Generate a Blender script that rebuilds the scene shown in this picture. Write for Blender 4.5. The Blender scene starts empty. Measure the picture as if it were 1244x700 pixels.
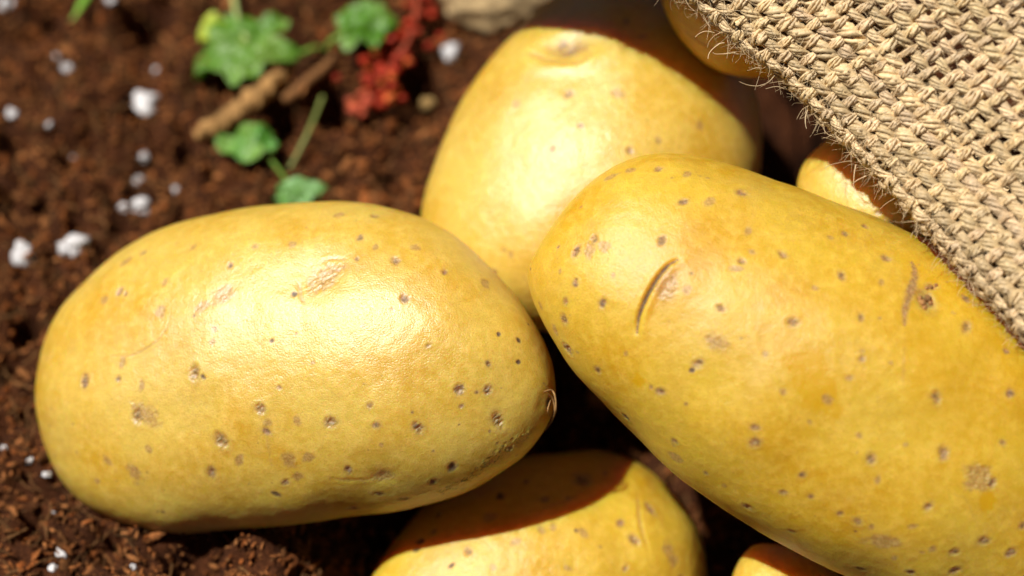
import bpy, math, random
import numpy as np
from mathutils import Vector, Matrix
rng = np.random.default_rng(7)
random.seed(7)
scene = bpy.context.scene
COL = scene.collection

# ------------------------------------------------------------------ camera, light
S = 0.000175            # metres per photo pixel at the focus plane
D = 2937.0              # camera distance in the same pixels (about 0.51 m)
PITCH = math.radians(55)
GH = 395.0              # ground level below the focus centre, along world up
EX = np.array([1.0, 0, 0])
EY = np.array([0, math.sin(PITCH), math.cos(PITCH)])
EZ = np.array([0, -math.cos(PITCH), math.sin(PITCH)])
OFF = np.array([0, 0, GH * S])
FOCUS_Z = -50.0

cam_d = bpy.data.cameras.new('camera')
cam_d.sensor_width = 36.0
cam_d.lens = 36.0 * D / 1244.0
cam_d.clip_start = 0.01
cam_d.clip_end = 50.0
cam_d.dof.use_dof = True
cam_d.dof.focus_distance = (D - FOCUS_Z) * S
cam_d.dof.aperture_fstop = 5.4
cam = bpy.data.objects.new('camera', cam_d)
COL.objects.link(cam)
cam.matrix_world = Matrix((
    (EX[0], EY[0], EZ[0], EZ[0] * D * S + OFF[0]),
    (EX[1], EY[1], EZ[1], EZ[1] * D * S + OFF[1]),
    (EX[2], EY[2], EZ[2], EZ[2] * D * S + OFF[2]),
    (0, 0, 0, 1)))
scene.camera = cam

LC = np.array([-0.41, 0.53, 0.74]); LC = LC / np.linalg.norm(LC)   # towards the sun, seen from the camera
LW = LC[0] * EX + LC[1] * EY + LC[2] * EZ
sun_el = math.asin(LW[2]); sun_az = math.atan2(LW[0], LW[1])
world = bpy.data.worlds.new('World'); scene.world = world
world.use_nodes = True
wn = world.node_tree
sky = wn.nodes.new('ShaderNodeTexSky'); sky.sky_type = 'NISHITA'; sky.sun_disc = False
sky.air_density = 0.12; sky.dust_density = 0.25; sky.ozone_density = 0.0
sky.sun_elevation = sun_el; sky.sun_rotation = sun_az
wn.links.new(sky.outputs[0], wn.nodes['Background'].inputs[0])
wn.nodes['Background'].inputs[1].default_value = 0.05
sl = bpy.data.lights.new('sun', 'SUN'); sl.energy = 5.0; sl.angle = math.radians(0.8); sl.color = (1.0, 0.95, 0.87)
so = bpy.data.objects.new('sun', sl); COL.objects.link(so)
so.rotation_euler = Vector(LW).to_track_quat('Z', 'Y').to_euler()
so.location = Vector(LW) * 1.5
scene.view_settings.view_transform = 'Standard'
scene.view_settings.look = 'None'
scene.view_settings.exposure = 0.24
scene.view_settings.gamma = 1.0

# ------------------------------------------------------------------ helpers
def cam_pt(px, py, z):
    """photo pixel + depth (pixels towards the camera) -> camera-frame point"""
    f = (D - z) / D
    return np.array([(px - 622.0) * f, (350.0 - py) * f, z])

def to_world(p):
    p = np.asarray(p, float)
    return (p[..., 0:1] * EX + p[..., 1:2] * EY + p[..., 2:3] * EZ) * S + OFF

def ground_pt(px, py, h=0.0):
    """camera-frame point where a pixel's ray meets the plane h pixels above the soil level"""
    d = np.array([px - 622.0, 350.0 - py, -D]); o = np.array([0, 0, D])
    up = np.array([0, math.cos(PITCH), math.sin(PITCH)])
    t = (-GH + h - o @ up) / (d @ up)
    return o + d * t

def _hash(ix, iy, iz, seed):
    h = (ix.astype(np.int64) * 374761393 + iy.astype(np.int64) * 668265263 + iz.astype(np.int64) * 2147483647 + seed * 1274126177) & 0xffffffff
    h = ((h ^ (h >> 13)) * 1274126177) & 0xffffffff
    h = ((h ^ (h >> 15)) * 2246822519) & 0xffffffff
    return ((h ^ (h >> 16)) & 0xffffff) / float(0xffffff) * 2 - 1

def noise3(p, scale, seed=0, octaves=1):
    out = 0; amp = 1.0; tot = 0
    for o in range(octaves):
        q = np.asarray(p) / scale * (2.03 ** o) + 17.3 * o + seed * 3.1
        i = np.floor(q).astype(np.int64); f = q - i
        f = f * f * f * (f * (f * 6 - 15) + 10)
        v = 0
        for dx in (0, 1):
            wx = f[..., 0] if dx else 1 - f[..., 0]
            for dy in (0, 1):
                wy = f[..., 1] if dy else 1 - f[..., 1]
                for dz in (0, 1):
                    wz = f[..., 2] if dz else 1 - f[..., 2]
                    v = v + wx * wy * wz * _hash(i[..., 0] + dx, i[..., 1] + dy, i[..., 2] + dz, seed + o)
        out = out + v * amp; tot += amp; amp *= 0.5
    return out / tot

def sstep(a, b, x):
    t = np.clip((x - a) / (b - a), 0, 1)
    return t * t * (3 - 2 * t)

def make_obj(name, vw, faces, mat, parent=None, origin=None, smooth=True, attrs=None):
    """one mesh object from world vertices; faces may be an (n,3)/(n,4) array or a list"""
    vw = np.asarray(vw, float)
    if origin is None:
        origin = np.array([vw[:, 0].mean(), vw[:, 1].mean(), vw[:, 2].min()])
    me = bpy.data.meshes.new(name)
    loc = (vw - origin).astype(np.float32)
    if isinstance(faces, np.ndarray):
        n, k = faces.shape
        me.vertices.add(len(loc)); me.vertices.foreach_set('co', loc.ravel())
        me.loops.add(n * k); me.loops.foreach_set('vertex_index', faces.astype(np.int32).ravel())
        me.polygons.add(n)
        me.polygons.foreach_set('loop_start', np.arange(0, n * k, k, dtype=np.int32))
        me.polygons.foreach_set('loop_total', np.full(n, k, dtype=np.int32))
        me.update(calc_edges=True); me.validate()
    else:
        me.from_pydata(loc.tolist(), [], faces); me.update()
    if smooth:
        me.polygons.foreach_set('use_smooth', np.ones(len(me.polygons), dtype=bool))
    if attrs:
        for an, arr in attrs.items():
            a = me.attributes.new(an, 'FLOAT_COLOR', 'POINT')
            arr = np.asarray(arr, np.float32)
            if arr.shape[1] == 3: arr = np.hstack([arr, np.ones((len(arr), 1), np.float32)])
            a.data.foreach_set('color', arr.ravel())
    me.materials.append(mat)
    o = bpy.data.objects.new(name, me); COL.objects.link(o)
    if parent is not None:
        o.parent = parent
        o.location = Vector(origin) - parent.location
    else:
        o.location = Vector(origin)
    return o

def empty(name, origin):
    o = bpy.data.objects.new(name, None); COL.objects.link(o)
    o.location = Vector(origin); o.empty_display_size = 0.01
    return o

def tag(o, label, cat, group=None):
    o['label'] = label; o['category'] = cat
    if group: o['group'] = group
    return o

def resample(pts, step):
    pts = np.asarray(pts, float)
    # Catmull-Rom through the points, then even steps
    P = np.vstack([2 * pts[0] - pts[1], pts, 2 * pts[-1] - pts[-2]])
    out = []
    for i in range(1, len(P) - 2):
        t = np.linspace(0, 1, 24, endpoint=False)[:, None]
        a, b, c, d = P[i - 1], P[i], P[i + 1], P[i + 2]
        out.append(0.5 * ((2 * b) + (-a + c) * t + (2 * a - 5 * b + 4 * c - d) * t ** 2 + (-a + 3 * b - 3 * c + d) * t ** 3))
    out = np.vstack(out + [pts[-1:]])
    seg = np.r_[0, np.cumsum(np.linalg.norm(np.diff(out, axis=0), axis=1))]
    n = max(2, int(seg[-1] / step) + 1)
    s = np.linspace(0, seg[-1], n)
    return np.stack([np.interp(s, seg, out[:, k]) for k in range(3)], 1)

def tube(path, rad, sides, roll=None):
    """path (n,3), rad scalar or (n,), returns verts and quads (open ends closed by a taper)"""
    path = np.asarray(path, float); n = len(path)
    rad = np.broadcast_to(np.asarray(rad, float), (n,))
    t = np.gradient(path, axis=0); t /= np.linalg.norm(t, axis=1)[:, None] + 1e-9
    ref = np.array([0.21, 0.35, 0.91])
    b = np.cross(t, ref); b /= np.linalg.norm(b, axis=1)[:, None] + 1e-9
    c = np.cross(b, t)
    ang = np.arange(sides) * 2 * math.pi / sides
    if roll is None: roll = np.zeros(n)
    A = ang[None, :] + roll[:, None]
    v = path[:, None, :] + rad[:, None, None] * (np.cos(A)[..., None] * b[:, None, :] + np.sin(A)[..., None] * c[:, None, :])
    v = v.reshape(-1, 3)
    i = np.arange(n - 1)[:, None] * sides; j = np.arange(sides)[None, :]; j2 = (j + 1) % sides
    f = np.stack([i + j, i + j2, i + sides + j2, i + sides + j], -1).reshape(-1, 4)
    return v, f

class Acc:
    def __init__(s): s.v = []; s.f = []; s.c = []; s.n = 0
    def add(s, v, f, col=None):
        s.v.append(v); s.f.append(f + s.n); s.n += len(v)
        if col is not None: s.c.append(np.broadcast_to(np.asarray(col, float), (len(v), len(col) if np.ndim(col) == 1 else np.shape(col)[1])))
    def get(s): return np.vstack(s.v), np.vstack(s.f)

def mat_new(name):
    m = bpy.data.materials.new(name); m.use_nodes = True
    nt = m.node_tree; bs = nt.nodes['Principled BSDF']
    return m, nt, bs

def N(nt, typ, **kw):
    n = nt.nodes.new(typ)
    for k, v in kw.items(): setattr(n, k, v)
    return n

def noise_node(nt, scale, detail=4, rough=0.55, coord=None, dist=0.0):
    n = N(nt, 'ShaderNodeTexNoise')
    n.inputs['Scale'].default_value = scale; n.inputs['Detail'].default_value = detail
    n.inputs['Roughness'].default_value = rough; n.inputs['Distortion'].default_value = dist
    if coord is not None: nt.links.new(coord, n.inputs['Vector'])
    return n

def ramp(nt, src, stops):
    r = N(nt, 'ShaderNodeValToRGB')
    e = r.color_ramp.elements
    while len(e) < len(stops): e.new(0.5)
    for x, (p, c) in zip(e, stops):
        x.position = p; x.color = (*c, 1) if len(c) == 3 else c
    nt.links.new(src, r.inputs[0])
    return r

def mixc(nt, fac, a, b, blend='MIX'):
    m = N(nt, 'ShaderNodeMix', data_type='RGBA', blend_type=blend)
    for sock, val in ((m.inputs[0], fac), (m.inputs[6], a), (m.inputs[7], b)):
        if isinstance(val, (int, float)): sock.default_value = val
        elif isinstance(val, tuple): sock.default_value = (*val, 1)
        else: nt.links.new(val, sock)
    return m.outputs[2]

def mathn(nt, op, a, b=0.0):
    m = N(nt, 'ShaderNodeMath', operation=op)
    for i, v in ((0, a), (1, b)):
        if isinstance(v, (int, float)): m.inputs[i].default_value = v
        else: nt.links.new(v, m.inputs[i])
    return m.outputs[0]

# ------------------------------------------------------------------ materials
def potato_material(name, ca, cb, rough=0.42, spec=0.8):
    m, nt, bs = mat_new(name)
    tc = N(nt, 'ShaderNodeTexCoord').outputs['Object']
    at = N(nt, 'ShaderNodeAttribute', attribute_name='marks')
    sep = N(nt, 'ShaderNodeSeparateColor'); nt.links.new(at.outputs['Color'], sep.inputs[0])
    big = noise_node(nt, 55, 3, 0.5, tc)
    base = ramp(nt, big.outputs['Fac'], [(0.32, cb), (0.62, ca)]).outputs[0]
    mid = noise_node(nt, 420, 5, 0.65, tc)
    base = mixc(nt, ramp(nt, mid.outputs['Fac'], [(0.42, (0, 0, 0)), (0.72, (0.55, 0.55, 0.55))]).outputs[0], base,
                tuple(min(1, x * 1.22 + 0.05) for x in ca))
    fine = noise_node(nt, 2600, 3, 0.6, tc)
    base = mixc(nt, ramp(nt, fine.outputs['Fac'], [(0.3, (0.32, 0.32, 0.32)), (0.5, (0, 0, 0))]).outputs[0], base,
                (cb[0] * 0.62, cb[1] * 0.5, cb[2] * 0.4))
    # faint netting of the skin
    wv = N(nt, 'ShaderNodeVectorMath', operation='MULTIPLY_ADD')
    nd = noise_node(nt, 500, 3, 0.6, tc)
    nt.links.new(nd.outputs['Color'], wv.inputs[0]); wv.inputs[1].default_value = (0.0012,) * 3; nt.links.new(tc, wv.inputs[2])
    ve = N(nt, 'ShaderNodeTexVoronoi', feature='DISTANCE_TO_EDGE'); ve.inputs['Scale'].default_value = 900
    nt.links.new(wv.outputs[0], ve.inputs['Vector'])
    net = ramp(nt, ve.outputs['Distance'], [(0.0, (1, 1, 1)), (0.16, (0, 0, 0))]).outputs[0]
    netg = ramp(nt, noise_node(nt, 70, 4, 0.6, tc).outputs['Fac'], [(0.45, (0, 0, 0)), (0.7, (0.30, 0.30, 0.30))]).outputs[0]
    net = mathn(nt, 'MULTIPLY', net, netg)
    base = mixc(nt, net, base, (0.50, 0.31, 0.11))
    # tiny brown flecks
    vo = N(nt, 'ShaderNodeTexVoronoi'); vo.inputs['Scale'].default_value = 310
    nt.links.new(tc, vo.inputs['Vector'])
    fl = ramp(nt, vo.outputs['Distance'], [(0.03, (0.5, 0.5, 0.5)), (0.11, (0, 0, 0))]).outputs[0]
    gate = ramp(nt, noise_node(nt, 95, 2, 0.5, tc).outputs['Fac'], [(0.5, (0, 0, 0)), (0.62, (1, 1, 1))]).outputs[0]
    base = mixc(nt, mathn(nt, 'MULTIPLY', fl, gate), base, (0.30, 0.16, 0.05))
    dust = ramp(nt, noise_node(nt, 28, 6, 0.62, tc, 0.6).outputs['Fac'], [(0.52, (0, 0, 0)), (0.74, (0.4, 0.4, 0.4))]).outputs[0]
    base = mixc(nt, mathn(nt, 'MULTIPLY', dust, ramp(nt, fine.outputs['Fac'], [(0.35, (0.35,) * 3), (0.6, (1,) * 3)]).outputs[0]), base, (0.47, 0.29, 0.10))
    # marks: R lenticel brown, G tan scuff, B thin yellow skin, alpha dark
    base = mixc(nt, mathn(nt, 'MULTIPLY', sep.outputs[2], 0.9), base, (0.62, 0.355, 0.0004))
    sc = noise_node(nt, 1500, 4, 0.7, tc)
    scuff = ramp(nt, sc.outputs['Fac'], [(0.35, (0.27, 0.125, 0.03)), (0.65, (0.56, 0.36, 0.14))]).outputs[0]
    base = mixc(nt, mathn(nt, 'MULTIPLY', sep.outputs[1], 0.92), base, scuff)
    len_c = ramp(nt, sc.outputs['Fac'], [(0.36, (0.15, 0.06, 0.025)), (0.62, (0.42, 0.24, 0.12))]).outputs[0]
    base = mixc(nt, mathn(nt, 'MULTIPLY', sep.outputs[0], 0.85), base, len_c)
    base = mixc(nt, at.outputs['Alpha'], base, (0.045, 0.018, 0.008))
    nt.links.new(base, bs.inputs['Base Color'])
    rr = mathn(nt, 'ADD', mathn(nt, 'MULTIPLY', mid.outputs['Fac'], 0.25), rough - 0.125)
    rr = mathn(nt, 'ADD', rr, mathn(nt, 'MULTIPLY', sep.outputs[0], 0.25))
    nt.links.new(rr, bs.inputs['Roughness'])
    bs.inputs['Specular IOR Level'].default_value = spec
    bs.inputs['Subsurface Weight'].default_value = 0.7
    bs.inputs['Subsurface Radius'].default_value = (1.0, 0.30, 0.05)
    bs.inputs['Subsurface Scale'].default_value = 0.012
    b1 = N(nt, 'ShaderNodeBump'); b1.inputs['Strength'].default_value = 0.5; b1.inputs['Distance'].default_value = 0.00025
    nt.links.new(fine.outputs['Fac'], b1.inputs['Height'])
    b2 = N(nt, 'ShaderNodeBump'); b2.inputs['Strength'].default_value = 0.22; b2.inputs['Distance'].default_value = 0.0008
    nt.links.new(mid.outputs['Fac'], b2.inputs['Height']); nt.links.new(b1.outputs[0], b2.inputs['Normal'])
    nt.links.new(b2.outputs[0], bs.inputs['Normal'])
    return m

M_pale = potato_material('pale yellow potato skin', (0.67, 0.475, 0.08), (0.62, 0.36, 0.018), 0.35, 1.0)
M_gold = potato_material('golden potato skin', (0.65, 0.435, 0.032), (0.60, 0.335, 0.007), 0.43, 0.75)
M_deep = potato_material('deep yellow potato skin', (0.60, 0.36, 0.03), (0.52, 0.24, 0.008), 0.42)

def attr_mat(name, rough, noise_scale, var=0.35, bump=0.5, bump_d=0.0004, spec=0.3, trans=0.0):
    m, nt, bs = mat_new(name)
    tc = N(nt, 'ShaderNodeTexCoord').outputs['Object']
    at = N(nt, 'ShaderNodeAttribute', attribute_name='tint')
    nz = noise_node(nt, noise_scale, 5, 0.65, tc)
    mul = ramp(nt, nz.outputs['Fac'], [(0.3, (1 - var,) * 3), (0.7, (1 + var,) * 3)]).outputs[0]
    c = mixc(nt, 1.0, at.outputs['Color'], mul, 'MULTIPLY')
    nt.links.new(c, bs.inputs['Base Color'])
    bs.inputs['Roughness'].default_value = rough; bs.inputs['Specular IOR Level'].default_value = spec
    b = N(nt, 'ShaderNodeBump'); b.inputs['Strength'].default_value = bump; b.inputs['Distance'].default_value = bump_d
    nt.links.new(nz.outputs['Fac'], b.inputs['Height']); nt.links.new(b.outputs[0], bs.inputs['Normal'])
    if trans:
        bs.inputs['Subsurface Weight'].default_value = trans
        bs.inputs['Subsurface Radius'].default_value = (0.6, 1.0, 0.3); bs.inputs['Subsurface Scale'].default_value = 0.001
    return m

M_soil = attr_mat('peat soil', 0.9, 1100, 0.55, 1.0, 0.0020, 0.15)
M_perlite = attr_mat('white perlite', 0.75, 1400, 0.08, 0.6, 0.0005, 0.3, 0.0)
M_jute = attr_mat('jute yarn', 0.52, 1800, 0.30, 0.5, 0.0002, 0.6)
M_fuzz = attr_mat('jute fibre', 0.55, 600, 0.15, 0.1, 0.0001, 0.4)
M_leaf = attr_mat('green leaf', 0.38, 700, 0.25, 0.6, 0.0006, 0.5, 0.15)
M_stem = attr_mat('plant stem', 0.5, 900, 0.25, 0.5, 0.0004, 0.4)
M_red = attr_mat('red bud', 0.6, 900, 0.3, 0.5, 0.0004, 0.25)
M_bark = attr_mat('dry bark', 0.85, 1100, 0.4, 0.9, 0.0008, 0.2)
M_fibre = attr_mat('dry root fibre', 0.7, 900, 0.3, 0.4, 0.0002, 0.3)

# ------------------------------------------------------------------ soil
def pit_depth(x, y):
    """hollow (metres) in which the heap of potatoes lies"""
    px = x / S; py = y / S
    d = np.hypot(np.maximum(0, (-150 - px)) / 1.0, 0)
    a = sstep(-330, -120, px + 0.22 * np.minimum(py + 500, 0))
    # closed towards the left-hand soil behind the large potato
    b = 1 - sstep(60, 330, py - 0.9 * (px + 60))
    return (200 * a * np.clip(b, 0, 1) + 150 * np.exp(-((px - 130) ** 2 + (py + 250) ** 2) / 190 ** 2)) * S

HOLLOWS = []
for (hx, hy, hr, hd) in ((180, 22, 42, 90), (405, 128, 34, 80), (505, 105, 55, 100), (345, 140, 22, 60), (30, 395, 22, 60), (20, 180, 26, 60), (8, 445, 20, 50), (130, 660, 22, 50), (40, 640, 18, 45), (235, 690, 40, 70), (60, 25, 18, 50), (225, 175, 18, 50)):
    g_ = to_world(ground_pt(hx, hy)) / S
    HOLLOWS.append((g_[0], g_[1], hr, hd))
def soil_h(x, y):
    p = np.stack([x, y, np.zeros_like(x)], -1) / S
    h = noise3(p, 150, 3) * 16 + noise3(p, 48, 4, 2) * 42 + noise3(p, 21, 9, 2) * 22
    for (hx, hy, hr, hd) in HOLLOWS:
        h = h - hd * np.exp(-(((p[..., 0] - hx) ** 2 + ((p[..., 1] - hy) / 1.25) ** 2) / hr ** 2) ** 2)
    return h * S - pit_depth(x, y)

def stretch(n, inner, outer):
    t = np.linspace(-1, 1, n)
    return inner * t + (outer - inner) * np.sign(t) * np.abs(t) ** 9
gx = stretch(320, 0.22, 1.4); gy = stretch(320, 0.22, 1.4)
X, Y = np.meshgrid(gx, gy, indexing='ij')
Z = soil_h(X, Y)
vw = np.stack([X, Y, Z], -1).reshape(-1, 3)
n = len(gx); i = np.arange(n - 1)[:, None] * n; j = np.arange(n - 1)[None, :]
fc = np.stack([i + j, i + n + j, i + n + j + 1, i + j + 1], -1).reshape(-1, 4)
nz = noise3(vw / S, 26, 21, 3)[:, None]
tint = np.array([0.085, 0.027, 0.009]) * (1 + 0.9 * nz)  # base tinted darker than the crumbs, standing in for shade between them
soil = make_obj('soil', vw, fc, M_soil, origin=np.zeros(3), attrs={'tint': np.clip(tint, 0.003, 1)})
soil['kind'] = 'structure'

def ico(sub=1):
    t = (1 + 5 ** 0.5) / 2
    v = [(-1, t, 0), (1, t, 0), (-1, -t, 0), (1, -t, 0), (0, -1, t), (0, 1, t), (0, -1, -t), (0, 1, -t), (t, 0, -1), (t, 0, 1), (-t, 0, -1), (-t, 0, 1)]
    f = [(0, 11, 5), (0, 5, 1), (0, 1, 7), (0, 7, 10), (0, 10, 11), (1, 5, 9), (5, 11, 4), (11, 10, 2), (10, 7, 6), (7, 1, 8),
         (3, 9, 4), (3, 4, 2), (3, 2, 6), (3, 6, 8), (3, 8, 9), (4, 9, 5), (2, 4, 11), (6, 2, 10), (8, 6, 7), (9, 8, 1)]
    v = [np.array(a) / np.linalg.norm(a) for a in v]
    for _ in range(sub):
        cache = {}; nf = []
        def mid(a, b):
            k = (min(a, b), max(a, b))
            if k not in cache:
                m = v[a] + v[b]; v.append(m / np.linalg.norm(m)); cache[k] = len(v) - 1
            return cache[k]
        for a, b, c in f:
            x, y, z = mid(a, b), mid(b, c), mid(c, a)
            nf += [(a, x, z), (b, y, x), (c, z, y), (x, y, z)]
        f = nf
    return np.array(v), np.array(f)

def rand_rot(k):
    q = rng.normal(size=(k, 4)); q /= np.linalg.norm(q, axis=1)[:, None]
    w, x, y, z = q.T
    return np.stack([np.stack([1 - 2 * (y * y + z * z), 2 * (x * y - z * w), 2 * (x * z + y * w)], -1),
                     np.stack([2 * (x * y + z * w), 1 - 2 * (x * x + z * z), 2 * (y * z - x * w)], -1),
                     np.stack([2 * (x * z - y * w), 2 * (y * z + x * w), 1 - 2 * (x * x + y * y)], -1)], 1)

def crumbs(count, sub, smin, smax, region, lift, rough):
    bv, bf = ico(sub)
    k = count
    x = rng.uniform(region[0], region[1], k * 3); y = rng.uniform(region[2], region[3], k * 3)
    cl = noise3(np.stack([x, y, x * 0], -1), 38, 14, 2)                     # clumps; dark-tinted base soil left bare between them as painted shade
    wp = np.stack([x, y, x * 0], -1) - OFF / S
    cxp, cyp, czp = wp @ EX, wp @ EY, wp @ EZ
    qx = 622 + cxp * D / (D - czp); qy = 350 - cyp * D / (D - czp)
    under = ((qx - 365) / 275) ** 2 + ((qy - 440) / 150) ** 2 < 1            # beneath the big potato
    seen = (qx > -90) & (qx < 1330) & (qy > -90) & (qy < 800) & ~under
    sc_ = np.where(seen, cl + 0.6 * rng.normal(size=k * 3), -9)
    k = min(k, int(seen.sum() * 0.8)); keep = np.argsort(-sc_)[:k]
    x = x[keep]; y = y[keep]
    size = smin * (smax / smin) ** rng.uniform(0, 1, k) ** 1.6
    sc = np.stack([size * rng.uniform(0.9, 2.8, k), size * rng.uniform(0.45, 0.95, k), size * rng.uniform(0.35, 0.8, k)], -1)
    R = rand_rot(k)
    loc = bv[None] * (1 + rough * rng.uniform(-1, 1, (k, len(bv), 1))) * sc[:, None, :]
    v = np.einsum('kij,kvj->kvi', R, loc) * S
    v[..., 2] *= 0.75
    z = soil_h(x * S, y * S) + size * S * rng.uniform(-0.3, lift, k)
    v += np.stack([x * S, y * S, z], -1)[:, None, :]
    f = bf[None] + (np.arange(k) * len(bv))[:, None, None]
    hue = rng.uniform(0, 1, (k, 1)); val = 0.88 * rng.uniform(0.3, 1.5, (k, 1)) ** 1.3
    col = (np.array([0.33, 0.095, 0.022]) * (1 - hue) + np.array([0.40, 0.165, 0.055]) * hue) * val
    col = np.repeat(col[:, None, :], len(bv), 1).reshape(-1, 3)
    return v.reshape(-1, 3), f.reshape(-1, 3), col

g0 = to_world(ground_pt(-120, -130)) / S; g1 = to_world(ground_pt(-120, 860)) / S
reg = (-900, 330, g1[1] - 30, g0[1] + 60)
parts = [crumbs(21000, 0, 1.7, 5.8, reg, 1.5, 0.55), crumbs(900, 1, 4, 11, reg, 0.6, 0.45), crumbs(70, 2, 9, 17, reg, 0.2, 0.4), crumbs(2000, 0, 4, 14, (-300, 700, -620, 500), 0.6, 0.25)]
# short fibres
acc = Acc(); fcol = []
for q in range(2600):
    x = rng.uniform(reg[0], reg[1]); y = rng.uniform(reg[2], reg[3])
    L = rng.uniform(14, 48); a = rng.uniform(0, 6.28); cv = rng.uniform(-1, 1)
    s = np.linspace(-0.5, 0.5, 6)
    z = soil_h(np.array([x * S]), np.array([y * S]))[0] / S + rng.uniform(2, 11)
    path = np.stack([x + np.cos(a) * s * L - np.sin(a) * cv * s * s * L, y + np.sin(a) * s * L + np.cos(a) * cv * s * s * L, z + s * rng.uniform(-14, 14) - s * s * 10], 1)
    r = rng.uniform(0.7, 2.2) * (1 - 1.6 * np.abs(s) ** 2)
    v, f = tube(path, r, 4)
    acc.add(v * S, np.vstack([f[:, [0, 1, 2]], f[:, [0, 2, 3]]]))
    fcol.append(np.repeat((np.array([0.20, 0.095, 0.035]) * rng.uniform(0.4, 1.5))[None], len(v), 0))
fv, ff = acc.get()
vs = [p[0] for p in parts] + [fv]; fs = [p[1] for p in parts] + [ff]; cs = [p[2] for p in parts] + fcol
offs = np.cumsum([0] + [len(v) for v in vs[:-1]])
cr = make_obj('soil_crumbs', np.vstack(vs), np.vstack([f + o for f, o in zip(fs, offs)]), M_soil, origin=np.zeros(3), attrs={'tint': np.vstack(cs)})
cr['kind'] = 'stuff'; cr['label'] = 'loose reddish brown peat crumbs and fibres covering the soil'

# ------------------------------------------------------------------ potatoes
def potato(name, A, B, outline, zc, H, mat, nu=200, nv=160, kx=0.0, ky=-0.25, q=0.92, seed=1, lump=2.2,
           marks=(), lines=(), extra=None, random_marks=30, deg=4, fine=0.35, tiny=0):
    f = (D - zc) / D
    A = np.array([(A[0] - 622) * f, (350 - A[1]) * f]); B = np.array([(B[0] - 622) * f, (350 - B[1]) * f])
    O = np.array([((x - 622) * f, (350 - y) * f) for x, y in outline])
    ax = (B - A) / 2; c = (A + B) / 2; a = np.linalg.norm(ax); ux = ax / a; uy = np.array([-ux[1], ux[0]])
    u = np.clip((O - c) @ ux / a, -0.985, 0.985); v = (O - c) @ uy
    def fit(sel):
        t = np.arccos(u[sel]); base = np.sin(t) ** q
        Mx = np.stack([base * u[sel] ** k for k in range(deg + 1)], 1)
        reg_ = 0.004 * np.eye(deg + 1) * np.arange(deg + 1)
        return np.linalg.solve(Mx.T @ Mx + reg_, Mx.T @ v[sel])
    ct, cb = fit(v > 0), fit(v < 0)
    t = np.linspace(0, math.pi, nu + 1)[1:-1]
    ut = np.cos(t); base = np.sin(t) ** q
    top = base * sum(ct[k] * ut ** k for k in range(deg + 1)); bot = base * sum(cb[k] * ut ** k for k in range(deg + 1))
    w = (top - bot) / 2; m = (top + bot) / 2
    wref = w.max()
    h = H * (0.55 * w / wref + 0.45 * base)
    th = np.arange(nv) * 2 * math.pi / nv; th = th + 0.5 * np.cos(th)      # finer towards the seen side
    P2 = c[None, None] + (a * ut)[:, None, None] * ux + (m[:, None] + w[:, None] * np.cos(th)[None])[..., None] * uy
    Zc = h[:, None] * np.sin(th)[None]
    P = np.concatenate([P2, Zc[..., None]], -1)
    zs = kx * (P[..., 0] - c[0]) + ky * (P[..., 1] - c[1])
    P[..., :2] *= ((D - zc - zs) / (D - zc))[..., None]
    P[..., 2] += zc + zs
    ends = []
    for s in (1, -1):
        e = c + s * a * ux; ze = kx * (e[0] - c[0]) + ky * (e[1] - c[1]); g_ = (D - zc - ze) / (D - zc); ends.append([e[0] * g_, e[1] * g_, zc + ze])
    ends = np.array(ends)
    nr = len(t)
    V = np.vstack([P.reshape(-1, 3), ends])
    ii = np.arange(nr - 1)[:, None] * nv; jj = np.arange(nv)[None]; j2 = (jj + 1) % nv
    F = np.stack([ii + jj, ii + nv + jj, ii + nv + j2, ii + j2], -1).reshape(-1, 4)
    nE = nr * nv; k = np.arange(nv); k2 = (k + 1) % nv
    cap1 = np.stack([np.full(nv, nE), k, k2, k2], -1); cap2 = np.stack([np.full(nv, nE + 1), (nr - 1) * nv + k2, (nr - 1) * nv + k, (nr - 1) * nv + k], -1)
    def normals(V):
        G = V[:nE].reshape(nr, nv, 3)
        du = np.gradient(G, axis=0); dv = np.roll(G, -1, 1) - np.roll(G, 1, 1)
        nn = np.cross(dv, du); nn /= np.linalg.norm(nn, axis=-1)[..., None] + 1e-9
        cen = G.mean((0, 1)); sgn = np.sign(((G - cen) * nn).sum())
        nn = nn.reshape(-1, 3) * sgn
        e0 = V[nE] - V[nE + 1]; e0 /= np.linalg.norm(e0)
        return np.vstack([nn, e0, -e0])
    nn = normals(V)
    fade = np.r_[np.repeat(np.clip(np.sin(t) * 3, 0, 1), nv), 0, 0]
    V = V + nn * (lump * (noise3(V, 150, seed) * 2.2 + noise3(V, 60, seed + 5) * 1.0 + noise3(V, 28, seed + 6) * 0.14) + fine * noise3(V, 12, seed + 9, 2))[:, None]
    nn = normals(V)
    # pixel of each vertex, to find where marks lie
    ff_ = D / (D - V[:, 2]); PX = 622 + V[:, 0] * ff_; PY = 350 - V[:, 1] * ff_
    view = np.array([0, 0, D]) - V; view /= np.linalg.norm(view, axis=1)[:, None]
    facing = (nn * view).sum(1)
    front = facing > 0.03
    def hit(px, py):
        d = (PX - px) ** 2 + (PY - py) ** 2 + np.where(front, 0, 1e9)
        return int(np.argmin(d))
    mk = np.zeros((len(V), 4)); disp = np.zeros(len(V))
    wob = noise3(V, 5.0, seed + 31, 2); wob2 = noise3(V, 13.0, seed + 37, 2); wob3 = noise3(V, 2.4, seed + 41)
    todo = [(hit(mm[0], mm[1]),) + tuple(mm[2:]) for mm in marks]
    r2 = np.random.default_rng(seed + 100)
    for kk in range(random_marks):
        vi = int(r2.integers(0, nE))
        if random_marks < 500 and front[vi] and marks and r2.random() < 0.65: continue
        todo.append((vi, r2.uniform(2.0, 5.5), r2.choice(list('lllls'))))
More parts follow.
